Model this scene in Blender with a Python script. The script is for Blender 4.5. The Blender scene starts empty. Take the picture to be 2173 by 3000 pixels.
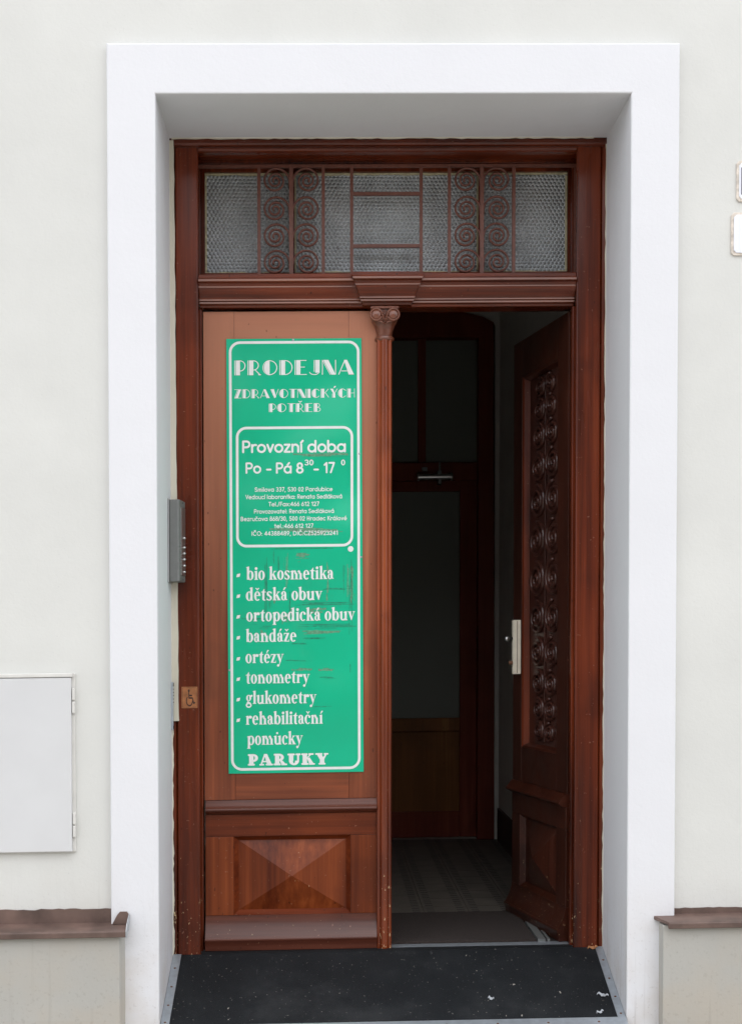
import bpy, bmesh, math, random
from mathutils import Vector
R = math.radians
sc = bpy.context.scene
# ------------------------------------------------------------------ camera, sky, sun, exposure
cam = bpy.data.cameras.new('camera'); cam.sensor_fit = 'HORIZONTAL'; cam.sensor_width = 36.0
cam.lens = 69.58; cam.shift_x = 0.0; cam.shift_y = 0.2324; cam.clip_end = 2000; cam.clip_start = .05
co = bpy.data.objects.new('camera', cam); sc.collection.objects.link(co)
co.location = (-.194, -4.26, 1.0); co.rotation_euler = (R(90) - .0298, 0, -.030); sc.camera = co

SUN_EL, SUN_AZ = 56, 166          # azimuth clockwise from +Y: a veiled sun behind the photographer
w = bpy.data.worlds.new('World'); sc.world = w; w.use_nodes = True
nt = w.node_tree; bg = nt.nodes['Background']; bg.inputs[1].default_value = .15
sky = nt.nodes.new('ShaderNodeTexSky'); sky.sky_type = 'NISHITA'; sky.sun_disc = False
sky.sun_elevation = R(SUN_EL); sky.sun_rotation = R(SUN_AZ); sky.dust_density = 4.0; sky.air_density = 1.0; sky.ozone_density = 1.0
hs = nt.nodes.new('ShaderNodeHueSaturation'); hs.inputs['Saturation'].default_value = .28
nt.links.new(sky.outputs[0], hs.inputs['Color']); nt.links.new(hs.outputs[0], bg.inputs[0])
mx = nt.nodes.new('ShaderNodeMix'); mx.data_type = 'RGBA'; mx.inputs[0].default_value = .82      # even cloud veil over the clear sky
mx.inputs[7].default_value = (6.0, 6.25, 6.75, 1); nt.links.new(hs.outputs[0], mx.inputs[6]); nt.links.new(mx.outputs[2], bg.inputs[0])
sun = bpy.data.lights.new('sun', 'SUN'); sun.energy = 0.5; sun.angle = R(90); sun.color = (1, .97, .93)
so = bpy.data.objects.new('sun', sun); sc.collection.objects.link(so)
sd = Vector((math.sin(R(SUN_AZ)) * math.cos(R(SUN_EL)), math.cos(R(SUN_AZ)) * math.cos(R(SUN_EL)), math.sin(R(SUN_EL))))
so.rotation_euler = sd.to_track_quat('Z', 'Y').to_euler(); so.location = (-2, -6, 14)
vs = sc.view_settings; vs.view_transform = 'Standard'; vs.look = 'None'; vs.gamma = 1; vs.use_curve_mapping = False
vs.exposure = 0.76
sc.cycles.max_bounces = 5; sc.cycles.diffuse_bounces = 3; sc.cycles.caustics_reflective = False; sc.cycles.caustics_refractive = False
sc.cycles.use_adaptive_sampling = True; sc.cycles.adaptive_threshold = .015

K = .0125                          # the old house and its street lean a little: everything rises to the right
rnd = random.Random(7)
col = sc.collection

# ------------------------------------------------------------------ materials
def lin(r, g, b):
    f = lambda c: (c / 255 / 12.92) if c <= 10 else ((c / 255 + .055) / 1.055) ** 2.4
    return (f(r), f(g), f(b), 1)
class NT:
    def __init__(s, name):
        s.m = bpy.data.materials.new(name); s.m.use_nodes = True; s.t = s.m.node_tree
        s.p = s.t.nodes['Principled BSDF']
        s.tc = s.n('ShaderNodeTexCoord'); s.geo = s.n('ShaderNodeNewGeometry')
    def n(s, typ, **kw):
        x = s.t.nodes.new(typ)
        for k, v in kw.items(): setattr(x, k, v)
        return x
    def l(s, a, b): s.t.links.new(a, b)
    def set(s, k, v): s.p.inputs[k].default_value = v
    def noise(s, scale, detail=4, rough=.55, vec=None, sc3=None):
        x = s.n('ShaderNodeTexNoise'); x.inputs['Scale'].default_value = scale
        x.inputs['Detail'].default_value = detail; x.inputs['Roughness'].default_value = rough
        src = vec or s.geo.outputs['Position']
        if sc3:
            mp = s.n('ShaderNodeMapping'); mp.inputs['Scale'].default_value = sc3
            s.l(src, mp.inputs['Vector']); src = mp.outputs[0]
        s.l(src, x.inputs['Vector']); return x.outputs['Fac']
    def ramp(s, fac, stops):
        x = s.n('ShaderNodeValToRGB'); el = x.color_ramp.elements
        while len(el) < len(stops): el.new(.5)
        for e, (p, c) in zip(el, stops): e.position = p; e.color = c if len(c) == 4 else (*c, 1)
        s.l(fac, x.inputs[0]); return x.outputs[0]
    def math(s, op, a, b=None, clamp=False):
        x = s.n('ShaderNodeMath', operation=op, use_clamp=clamp)
        for i, v in enumerate((a, b)):
            if v is None: continue
            if isinstance(v, (int, float)): x.inputs[i].default_value = v
            else: s.l(v, x.inputs[i])
        return x.outputs[0]
    def mix(s, fac, a, b, blend='MIX'):
        x = s.n('ShaderNodeMix', data_type='RGBA', blend_type=blend)
        for i, v in ((0, fac), (6, a), (7, b)):
            if isinstance(v, (int, float)): x.inputs[i].default_value = v
            elif isinstance(v, tuple): x.inputs[i].default_value = v
            else: s.l(v, x.inputs[i])
        return x.outputs[2]
    def step(s, v, a, b):
        x = s.n('ShaderNodeMapRange'); x.interpolation_type = 'SMOOTHSTEP'
        x.inputs[1].default_value = a; x.inputs[2].default_value = b; s.l(v, x.inputs[0]); return x.outputs[0]
    def bump(s, h, strength=.3, dist=.002):
        x = s.n('ShaderNodeBump'); x.inputs['Strength'].default_value = strength; x.inputs['Distance'].default_value = dist
        s.l(h, x.inputs['Height']); s.l(x.outputs[0], s.p.inputs['Normal']); return x
    def xyz(s):
        x = s.n('ShaderNodeSeparateXYZ'); s.l(s.geo.outputs['Position'], x.inputs[0]); return x.outputs
    def base(s, c): s.l(c, s.p.inputs['Base Color'])

def simple(name, c, rough=.5, metal=0, var=.12, nscale=30, bump=.1):
    m = NT(name); a = tuple(x * (1 - var) for x in c[:3]) + (1,); b = tuple(min(1, x * (1 + var)) for x in c[:3]) + (1,)
    m.base(m.ramp(m.noise(nscale), [(.3, a), (.7, b)])); m.set('Roughness', rough); m.set('Metallic', metal)
    if bump: m.bump(m.noise(nscale * 12), bump, .001)
    return m.m
def plaster(name, c, speck=.0, mottle=.05, dirt=False):
    m = NT(name)
    a = tuple(x * (1 - mottle) for x in c[:3]) + (1,)
    cc = m.ramp(m.noise(2.3, 6, .6), [(.3, a), (.7, c)])
    cc = m.mix(m.step(m.noise(170, 2), .70, .76), cc, tuple(x * .86 for x in c[:3]) + (1,))
    if dirt:
        z = m.xyz()[2]
        low = m.math('SUBTRACT', 1.0, m.step(z, -.15, .42))
        spk = m.math('MULTIPLY', m.step(m.noise(85, 3), .60, .66), low)
        cc = m.mix(m.math('MULTIPLY', spk, .16), cc, lin(120, 105, 95))
        cc = m.mix(m.math('MULTIPLY', m.math('MULTIPLY', low, m.step(m.noise(6, 5), .35, .7)), .30), cc, lin(188, 172, 150))
        drip = m.math('MULTIPLY', m.step(m.noise(1, 4, .6, sc3=(38, 38, 1.2)), .56, .72), low)
        cc = m.mix(m.math('MULTIPLY', drip, .3), cc, lin(140, 130, 120))
    m.base(cc); m.set('Roughness', .85); m.set('Specular IOR Level', .25)
    m.bump(m.math('ADD', m.noise(60, 4, .7), m.math('MULTIPLY', m.noise(5, 1), 3.0)), .22, .004); return m.m
def wood(name, dark, light, grain='z', rough=.30, chips=0, coat=.30, spec=.35, haze=None):
    m = NT(name); s3 = {'z': (70, 70, 1.6), 'x': (1.6, 70, 70)}[grain]; s4 = {'z': (9, 9, .8), 'x': (.8, 9, 9)}[grain]
    n1, n2 = m.noise(1, 4, .65, sc3=s3), m.noise(1, 3, .6, sc3=s4)
    g = m.math('ADD', m.math('MULTIPLY', n1, .5), m.math('MULTIPLY', n2, .5))
    n3 = m.noise(1, 2, .5, sc3={'z': (5, 5, 1.3), 'x': (1.3, 5, 5)}[grain])
    g = m.math('ADD', m.math('MULTIPLY', g, .62), m.math('MULTIPLY', n3, .38))
    mid = tuple(a * .55 + b * .45 for a, b in zip(dark, light)); hot = (light[0] * 1.6, light[1] * 1.95, light[2] * 2.2, 1)
    c = m.ramp(g, [(.38, dark), (.48, mid), (.57, light), (.68, hot)])
    c = m.mix(m.math('MULTIPLY', m.step(m.noise(3.1, 3), .52, .72), .4), c, tuple(x * .62 for x in dark[:3]) + (1,))
    if haze:      # paler with height: sky haze painted into the leaf's colour, in uneven patches
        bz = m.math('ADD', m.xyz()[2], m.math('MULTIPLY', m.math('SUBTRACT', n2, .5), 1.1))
        c = m.mix(m.step(bz, .75, 2.15), c, m.mix(.3, haze, c))
    # nail heads, knocks and dust
    c = m.mix(m.math('MULTIPLY', m.step(m.noise(120, 2, .4), .735, .76), .55), c, lin(150, 110, 90))
    c = m.mix(m.math('MULTIPLY', m.step(m.noise(95, 1, .4, sc3=(1, 1, .5)),   .760, .78), .55), c, tuple(x * .3 for x in dark[:3]) + (1,))
    if chips:
        z = m.xyz()[2]; low = m.math('SUBTRACT', 1.0, m.step(z, .0, .55))
        ch = m.step(m.math('ADD', m.noise(1, 3, .6, sc3=(150, 150, 55)), m.math('MULTIPLY', low, .12 * chips)), .775, .79)
        c = m.mix(ch, c, lin(205, 180, 140))
    m.base(c)
    rr = m.ramp(n2, [(.3, (rough - .08,) * 3), (.7, (rough + .12,) * 3)]); m.l(rr, m.p.inputs['Roughness'])
    m.set('Coat Weight', coat); m.set('Coat Roughness', .14); m.set('Specular IOR Level', spec)
    m.bump(m.math('ADD', m.math('MULTIPLY', m.noise(1, 2, .6, sc3=s3), .5), m.noise(11, 1)), .22, .002); return m.m

M = {}
M['wall'] = plaster('wall_plaster', (.71, .712, .68, 1), mottle=.08, dirt=True)
M['surround'] = plaster('white_plaster', (.77, .775, .80, 1), dirt=True, mottle=.03)
M['cream'] = plaster('cream_filler', (.72, .68, .56, 1), mottle=.15)
M['plinth'] = plaster('grey_plinth', (.46, .45, .415, 1), dirt=True, mottle=.08)
WD, WL = (.034, .0046, .0015, 1), (.175, .029, .0070, 1)
M['wv'] = wood('varnished_wood', WD, WL, 'z', chips=1, spec=.2, coat=.2)
M['wh'] = wood('varnished_wood_rail', WD, WL, 'x', spec=.3, coat=.3, rough=.26)
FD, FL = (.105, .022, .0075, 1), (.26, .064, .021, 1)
HAZE = (.53, .225, .13, 1)  # painted haze tint for the upper leaf
M['fv'] = wood('door_wood', FD, FL, 'z', rough=.40, chips=.4, coat=.3, spec=.32, haze=HAZE)
M['fh'] = wood('door_wood_rail', FD, FL, 'x', rough=.40, chips=.4, coat=.3, spec=.32, haze=HAZE)
M['lv'] = wood('lower_door_wood', (.085, .0145, .0040, 1), (.23, .050, .0125, 1), 'z', rough=.36, chips=.45, coat=.16, spec=.16)
M['lh'] = wood('lower_door_rail_wood', (.065, .0105, .0034, 1), (.17, .033, .0088, 1), 'x', rough=.34, chips=.45, coat=.16, spec=.18)
M['lt'] = wood('weathered_moulding_wood', (.060, .014, .0075, 1), (.125, .033, .017, 1), 'x', rough=.40, chips=.45, coat=.2, spec=.4)
M['ov'] = wood('shaded_door_wood', (.028, .0068, .0036, 1), (.062, .0145, .0068, 1), 'z', rough=.36, chips=.8, coat=.3)  # open leaf: same wood with the hall shade put into its colour
M['oh'] = wood('shaded_door_rail_wood', (.028, .0068, .0036, 1), (.062, .0145, .0068, 1), 'x', rough=.36, chips=.8, coat=.3)
M['pale'] = wood('fillet_glint_wood', (.11, .032, .018, 1), (.30, .125, .080, 1), 'x', rough=.3, coat=.4, spec=.4)  # sky reflection on the fillets, painted as paler wood
M['carve'] = wood('carved_wood', (.035, .012, .009, 1), (.075, .026, .018, 1), 'z', rough=.3)
M['iron'] = simple('painted_iron', (.155, .056, .038, 1), .45, 0, .2, 60)
M['cap'] = wood('carved_capital_wood', (.085, .022, .012, 1), (.20, .066, .036, 1), 'z', rough=.28, coat=.6)
M['colw'] = wood('column_wood', (.075, .0105, .0028, 1), (.26, .050, .0115, 1), 'z', rough=.2, chips=1.0, coat=.4, spec=.3)
M['putty'] = simple('putty', (.50, .46, .30, 1), .8, 0, .25, 60)
M['ledge'] = simple('brown_sheet_metal', (.135, .086, .070, 1), .5, 0, .4, 11)
M['ledge_end'] = simple('bare_sheet_metal', (.42, .44, .46, 1), .45, .3, .2, 30)
M['cab'] = simple('cabinet_paint', (.655, .66, .665, 1), .45, 0, .03, 5, .03)
M['cabframe'] = simple('cabinet_frame_paint', (.68, .67, .635, 1), .6, 0, .06, 20, .1)
M['alu'] = simple('aluminium', (.50, .55, .60, 1), .42, .75, .1, 40)
M['rust'] = simple('rusty_screw', (.16, .075, .04, 1), .8)
M['grey'] = simple('intercom_housing', (.19, .195, .19, 1), .42, .25, .06, 60, .03)
M['steel'] = simple('brushed_steel', (.55, .55, .55, 1), .28, .9, .08, 60, .02)
M['dark'] = simple('dark_gap', (.012, .011, .010, 1), .8)
M['brassplate'] = simple('pale_lock_plate', (.86, .80, .66, 1), .4, 0, .06, 40, .03)
M['stick'] = simple('wood_look_sticker', (.34, .125, .042, 1), .5, 0, .3, 45, .05)
M['stickdark'] = simple('sticker_print', (.035, .012, .008, 1), .5)
M['enamel'] = simple('white_enamel', (.84, .86, .93, 1), .18, 0, .02, 10, .02)
M['rim'] = simple('plate_rim', (.70, .63, .55, 1), .7, 0, .25, 60)
M['ink'] = simple('enamel_line', (.03, .03, .07, 1), .3)
M['white'] = simple('sign_white', (.80, .82, .80, 1), .3, 0, .03, 40, .02)
M['green_scratch'] = simple('sign_scratch', (.006, .25, .14, 1), .5, 0, .3, 90)
M['tape'] = simple('tape_residue', (.11, .31, .18, 1), .7, 0, .3, 120)
M['hallwall'] = simple('hall_paint', (.62, .60, .56, 1), .8, 0, .06, 6, .1)
M['skirt'] = simple('hall_skirting', (.05, .035, .03, 1), .6)
M['indoor'] = wood('inner_door_wood', (.14, .026, .014, 1), (.20, .040, .022, 1), 'z', rough=.55, spec=.2, coat=0)
M['indoor_p'] = wood('inner_door_panel_wood', (.16, .060, .018, 1), (.23, .088, .026, 1), 'z', rough=.5, spec=.2, coat=0)
M['mat'] = simple('coir_mat', (.030, .021, .018, 1), .95, 0, .4, 160, .8)
M['tile'] = simple('cement_tile', (.105, .092, .078, 1), .6, 0, .25, 9)
M['tiledark'] = simple('cement_tile_motif', (.04, .036, .034, 1), .5, 0, .2, 40)
M['paper'] = simple('paper_scrap', (.42, .44, .47, 1), .8)
M['leaf'] = simple('dry_chip', (.42, .19, .08, 1), .8)
M['pave'] = simple('pavement_stone', (.46, .43, .38, 1), .85, 0, .15, 3)

def mk_sign():
    m = NT('green_sign')
    c = m.ramp(m.noise(3, 4), [(.3, (.001, .45, .235, 1)), (.7, (.002, .50, .275, 1))])
    c = m.mix(m.math('MULTIPLY', m.step(m.noise(1, 5, .7, sc3=(5, 5, 2.2)), .58, .8), .25), c, (.12, .36, .24, 1))
    m.base(c); m.set('Roughness', .28); m.set('Specular IOR Level', .3); m.set('Coat Weight', .35); m.set('Coat Roughness', .14)
    m.bump(m.noise(2.6, 1), .9, .075); return m.m
M['green'] = mk_sign()
def mk_black():
    m = NT('black_gritted_board')
    c = m.ramp(m.noise(7, 5), [(.3, (.0075, .0088, .0105, 1)), (.7, (.013, .0148, .017, 1))])
    c = m.mix(m.math('MULTIPLY', m.step(m.noise(3.5, 5, .65), .48, .72), .55), c, (.030, .031, .033, 1))
    c = m.mix(m.step(m.noise(140, 2, .4), .72, .75), c, (.16, .15, .14, 1))
    c = m.mix(m.step(m.noise(45, 3, .5, sc3=(1, .45, 1)), .735, .76), c, (.30, .28, .25, 1))
    c = m.mix(m.math('MULTIPLY', m.step(m.noise(1, 4, .7, sc3=(60, 9, 9)), .66, .75), .35), c, (.09, .09, .095, 1))
    m.base(c); m.set('Roughness', .7); m.set('Specular IOR Level', .22)
    m.bump(m.noise(420, 2), .5, .002); return m.m
M['black'] = mk_black()
def mk_glass():
    m = NT('hexagon_glass'); P = .0132; k = 2 * math.pi / (P * .866)
    hs_ = None
    for a in (90, 30, 150):
        d = m.n('ShaderNodeVectorMath', operation='DOT_PRODUCT'); m.l(m.geo.outputs['Position'], d.inputs[0])
        d.inputs[1].default_value = (math.cos(R(a)) * k, 0, math.sin(R(a)) * k)
        c = m.math('COSINE', d.outputs['Value']); hs_ = c if hs_ is None else m.math('ADD', hs_, c)
    m.base(m.ramp(m.noise(9, 4), [(.3, (.52, .56, .59, 1)), (.7, (.68, .72, .75, 1))]))
    m.set('Roughness', .06); m.set('Transmission Weight', .12); m.set('Coat Weight', .7); m.set('Coat Roughness', .04); m.set('IOR', 1.5); m.set('Specular IOR Level', .9)
    b_ = m.bump(hs_, 1.0, .0019); m.l(b_.outputs[0], m.p.inputs['Coat Normal']); return m.m
M['glass'] = mk_glass()
def mk_inglass():
    m = NT('frosted_glass'); m.set('Base Color', (.26, .28, .25, 1)); m.set('Roughness', .6); m.set('Specular IOR Level', .15)
    m.set('Transmission Weight', .3); m.bump(m.noise(300), .2, .001); return m.m
M['inglass'] = mk_inglass()

# ------------------------------------------------------------------ mesh builder
class MB:
    def __init__(s, xf=None): s.v = []; s.f = []; s.xf = xf
    def add(s, vs, fs):
        b = len(s.v); s.v += [tuple(v) for v in vs]; s.f += [tuple(i + b for i in f) for f in fs]; return s
    def box(s, x0, x1, y0, y1, z0, z1):
        return s.add([(x0, y0, z0), (x1, y0, z0), (x1, y1, z0), (x0, y1, z0), (x0, y0, z1), (x1, y0, z1), (x1, y1, z1), (x0, y1, z1)],
                     [(0, 3, 2, 1), (4, 5, 6, 7), (0, 1, 5, 4), (1, 2, 6, 5), (2, 3, 7, 6), (3, 0, 4, 7)])
    def prism(s, poly, axis, a0, a1, cut=None):
        def p(q, a, e):
            if axis == 'x': return (a + (cut(e, q) if cut else 0), q[0], q[1])
            if axis == 'y': return (q[0], a, q[1])
            return (q[0], q[1], a)
        n = len(poly); vs = [p(q, a0, 0) for q in poly] + [p(q, a1, 1) for q in poly]
        fs = [tuple(range(n))[::-1], tuple(range(n, 2 * n))] + [(i, (i + 1) % n, n + (i + 1) % n, n + i) for i in range(n)]
        return s.add(vs, fs)
    def tube(s, pts, r, n=6, closed=False, flat=None):
        N = len(pts); vs = []; fs = []
        for i, p in enumerate(pts):
            a = Vector(pts[i - 1] if (i or closed) else pts[0]); b = Vector(pts[(i + 1) % N] if (i < N - 1 or closed) else pts[-1])
            t = (b - a).normalized(); y = Vector((0, 1, 0)) if abs(t.y) < .9 else Vector((1, 0, 0))
            u = t.cross(y).normalized(); q = u.cross(t).normalized()
            ru, rq = (r, r) if flat is None else (r, flat)
            for k in range(n):
                th = 2 * math.pi * k / n + math.pi / n; vs.append(Vector(p) + u * ru * math.cos(th) + q * rq * math.sin(th))
        M_ = N if closed else N - 1
        for i in range(M_):
            for k in range(n):
                a = i * n + k; b = i * n + (k + 1) % n; c = ((i + 1) % N) * n + (k + 1) % n; d = ((i + 1) % N) * n + k
                fs.append((a, b, c, d))
        if not closed: fs += [tuple(range(n))[::-1], tuple(range((N - 1) * n, N * n))]
        return s.add(vs, fs)
    def lathe(s, prof, c, axis='z', n=24, a0=0, a1=360):
        full = abs(a1 - a0) >= 360; m = n if full else n + 1; vs = []; fs = []
        for r, h in prof:
            for k in range(m):
                th = R(a0 + (a1 - a0) * k / n); x, y = r * math.cos(th), r * math.sin(th)
                vs.append((c[0] + x, c[1] + y, c[2] + h) if axis == 'z' else (c[0] + x, c[1] + h, c[2] + y) if axis == 'y' else (c[0] + h, c[1] + x, c[2] + y))
        for i in range(len(prof) - 1):
            for k in range(n):
                a = i * m + k; b = i * m + (k + 1) % m; fs.append((a, b, b + m, a + m))
        return s.add(vs, fs)

ROOT = {}
def shear(p): return Vector((p[0], p[1], p[2] + K * p[0]))
def mesh_from(mb, name, mat, origin, smooth):
    me = bpy.data.meshes.new(name)
    vs = [mb.xf(*v) for v in mb.v] if mb.xf else mb.v
    o = shear(origin)
    me.from_pydata([shear(v) - o for v in vs], [], mb.f); me.validate(); me.materials.append(M[mat])
    bm = bmesh.new(); bm.from_mesh(me); bmesh.ops.recalc_face_normals(bm, faces=bm.faces); bm.to_mesh(me); bm.free()
    if smooth:
        me.shade_smooth()
        if smooth == 'auto': me.set_sharp_from_angle(angle=R(38))
    return me
def part(name, mb, mat, parent, bevel=0, smooth=False, label=None, seg=2, kind=None):
    me = mesh_from(mb, name, mat, ROOT[parent], smooth)
    ob = bpy.data.objects.new(name, me); col.objects.link(ob); ob.parent = parent; ROOT[ob] = ROOT[parent]
    if bevel:
        b = ob.modifiers.new('edge', 'BEVEL'); b.width = bevel; b.segments = seg; b.limit_method = 'ANGLE'; b.angle_limit = R(35)
    if label: ob['label'] = label
    if kind: ob['kind'] = kind
    return ob
def bevel_front(ob, y):
    me = ob.data; at_ = me.attributes.new('bevel_weight_edge', 'FLOAT', 'EDGE'); oy = ROOT[ob][1]
    for e in me.edges: at_.data[e.index].value = 1.0 if all(abs(me.vertices[v].co.y + oy - y) < 1e-4 for v in e.vertices) else 0.0
    ob.modifiers['edge'].limit_method = 'WEIGHT'
def tag(o, label, cat, group=None):
    o['label'] = label; o['category'] = cat
    if group: o['group'] = group
    return o
def thing(name, label, cat, loc, group=None):
    o = bpy.data.objects.new(name, None); col.objects.link(o); o.location = shear(loc); o.empty_display_size = .1
    ROOT[o] = loc; return tag(o, label, cat, group)
def solo(name, mb, mat, loc, label, cat, bevel=0, smooth=False, group=None):
    me = mesh_from(mb, name, mat, loc, smooth); ob = bpy.data.objects.new(name, me); col.objects.link(ob); ob.location = shear(loc); ROOT[ob] = loc
    if bevel:
        b = ob.modifiers.new('edge', 'BEVEL'); b.width = bevel; b.segments = 2; b.limit_method = 'ANGLE'; b.angle_limit = R(35)
    return tag(ob, label, cat, group)
def struct(name, mb, mat, loc=(0, 0, 0)):
    me = mesh_from(mb, name, mat, loc, False); ob = bpy.data.objects.new(name, me); col.objects.link(ob); ob.location = shear(loc)
    ob['kind'] = 'structure'; ROOT[ob] = loc; return ob
def jag(a, b, n, amp):
    return [a + (b - a) * i / n for i in range(n + 1)], [rnd.uniform(-amp, amp) for _ in range(n + 1)]

# ------------------------------------------------------------------ setting
M['blockerwall'] = simple('sky_blocker_render', (.40, .37, .33, 1), .85, 0, .06, 2, .1)
M['roof'] = simple('roof_tiles', (.22, .075, .045, 1), .8, 0, .2, 8)
struct('pavement', MB().add([(-300, -300, -.18), (300, -300, -.18), (300, .3, -.18), (-300, .3, -.18)], [(0, 1, 2, 3)]), 'pave')

op = thing('sky_blocker_house', 'unseen grey-brown house with red roof, added behind the photographer to block low sky', 'house', (0, -12, -.18))  # added unseen house: blocks low frontal sky to darken the hall
part('wall', MB().box(-7, 7, -18, -12, -.6, 4.6), 'blockerwall', op)
part('roof', MB().prism([(-11.6, 4.6), (-18.4, 4.6), (-15, 6.4)], 'x', -7.3, 7.3), 'roof', op)
for i in range(4):
    for z0, z1 in ((1.2, 2.9),):
        x = -5.1 + i * 3.4
        wn = part('window', MB().box(x - .62, x + .62, -12, -11.96, z0 - .1, z1 + .1), 'surround', op)
        part('pane', MB().box(x - .5, x - .03, -11.958, -11.95, z0, z1).box(x + .03, x + .5, -11.958, -11.95, z0, z1), 'ink', wn)

XL, XR, ZT = -.697, .703, 2.612            # plastered opening
fac = thing('townhouse_facade', 'pale plastered house front with white door surround and grey plinth', 'facade', (0, .03, -.18))
part('wall', MB().prism([(-.72, -.6), (-.72, 2.66), (.735, 2.66), (.735, -.6), (16, -.6), (16, 10.2), (-16, 10.2), (-16, -.6)], 'y', .025, .62), 'wall', fac)
ds = part('door_surround', MB().prism([(-.839, -.3), (XL, -.3), (XL, ZT), (XR, ZT), (XR, -.3), (.847, -.3), (.847, 2.759), (-.839, 2.759)], 'y', 0, .3785), 'surround', fac, bevel=.005, seg=3)
bevel_front(ds, 0)
part('plinth', MB().prism([(-5, -.05), (-.807, -.05), (-.794, .02), (-5, .02)], 'z', -.4, .15), 'plinth', fac, bevel=.003)
part('plinth', MB().prism([(.800, .02), (.801, -.05), (5, -.05), (5, .02)], 'z', -.4, .146), 'plinth', fac, bevel=.003)
# sheet-metal ledges over the plinth
zl = .0
lp = [(.021, .172), (-.066, .163), (-.071, .160), (-.071, .144), (-.067, .143), (-.064, .154), (.021, .160)]
lg = part('plinth_ledge', MB().prism(lp, 'x', -5, -.786, cut=lambda e, q: 0), 'ledge', fac, bevel=.002, label='brown metal ledge on the left plinth with a bent pale end')
xs, js = jag(-5, -.842, 240, .0022)
part('upstand', MB().prism([(x, .213 + j) for x, j in zip(xs, js)] + [(-.842, .170), (-5, .170)], 'y', .019, .0248), 'ledge', lg)
part('upstand', MB().prism([(-.834, .171), (-.788, .171), (-.783, .196), (-.792, .207), (-.812, .207), (-.820, .198)], 'y', -.006, .0005), 'ledge', lg)
part('end_fold', MB().prism([(-.004, .163), (-.004, .201), (-.055, .180), (-.073, .162), (-.073, .142), (-.05, .146)], 'x', -.7858, -.783), 'ledge_end', lg)
lg = part('plinth_ledge', MB().prism([(y, z - .005) for y, z in lp], 'x', .776, 5, cut=lambda e, q: 0 if e else max(0, (-q[0]) / .071 * .038)), 'ledge', fac, bevel=.002, label='brown metal ledge on the right plinth')
xs, js = jag(.85, 5, 240, .0015)
part('upstand', MB().prism([(x, .183 + j) for x, j in zip(xs, js)] + [(5, .162), (.85, .162)], 'y', .019, .0248), 'ledge', lg)
# filler strips between plaster and wood
zs, js = jag(.752, 2.606, 46, .0012)
part('filler_strip', MB().prism([(XL - .004, .752), (XL - .004, 2.606)] + [(-.6835 + .009 * (1 - (z - .75) / 1.86) + j, z) for z, j in reversed(list(zip(zs, js)))], 'y', .372, .3788), 'cream', fac)
zs, js = jag(-.12, 2.60, 110, .0016)
part('filler_strip', MB().prism([(.712, -.12), (.712, 2.60)] + [(.7005 + j, z) for z, j in reversed(list(zip(zs, js)))], 'y', .3755, .3788), 'cream', fac)
zs, js = jag(-.10, .745, 50, .0022)
part('filler_strip', MB().prism([(-.712, -.10), (-.712, .745)] + [(-.693 + j, z) for z, j in reversed(list(zip(zs, js)))], 'y', .3755, .3788), 'cream', fac)
xs, js = jag(-.69, .66, 70, .0016)
part('filler_strip', MB().prism([(-.69, 2.62), (.66, 2.62)] + [(x, 2.6085 + j) for x, j in reversed(list(zip(xs, js)))], 'y', .366, .3705), 'cream', fac)

# ------------------------------------------------------------------ wall fittings
cab = thing('utility_cabinet', 'flush white metal meter cabinet in the wall left of the door', 'cabinet', (-1.3, .02, .387))
part('frame', MB().prism([(-1.72, .3845), (-.944, .3845), (-.944, .917), (-1.72, .917)], 'y', .019, .0248), 'cabframe', cab, bevel=.002)
part('door_panel', MB().prism([(-1.70, .387), (-.954, .387), (-.954, .905), (-1.70, .905)], 'y', .006, .0185), 'cab', cab, bevel=.0025)
part('lintel_strip', MB().box(-1.72, -.950, .004, .0188, .9065, .918), 'cabframe', cab, bevel=.002)
for z0, z1 in ((.798, .874), (.429, .503)):
    h = part('hinge', MB().box(-.9525, -.944, .008, .0185, z0, (z0 + z1) / 2 - .002).box(-.9525, -.9435, .009, .0185, (z0 + z1) / 2 + .001, z1), 'cabframe', cab, bevel=.003)
for nm, x0, z0, z1, lb in (('a', 1.024, 2.299, 2.420, 'upper white enamel plate at the right edge with a thin dark line'), ('b', 1.009, 2.140, 2.267, 'lower white enamel plate at the right edge, plain face in a worn rim')):
    pl = thing('enamel_plate', lb, 'plate', (x0 + .1, .02, z0), 'enamel plates on the wall right of the door')
    c = .008; x1 = x0 + .24
    oct_ = lambda e: [(x0 + e + c, z0 + e), (x1 - e - c, z0 + e), (x1 - e, z0 + e + c), (x1 - e, z1 - e - c), (x1 - e - c, z1 - e), (x0 + e + c, z1 - e), (x0 + e, z1 - e - c), (x0 + e, z0 + e + c)]
    part('rim', MB().prism(oct_(0), 'y', .0195, .0248), 'rim', pl, bevel=.001)
    part('face', MB().prism(oct_(.007), 'y', .0165, .0192), 'enamel', pl, bevel=.001)
    if nm == 'a': part('border_line', MB().tube([(p[0], .0163, p[1]) for p in oct_(.014)], .0014, 4, True), 'ink', pl)

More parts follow.
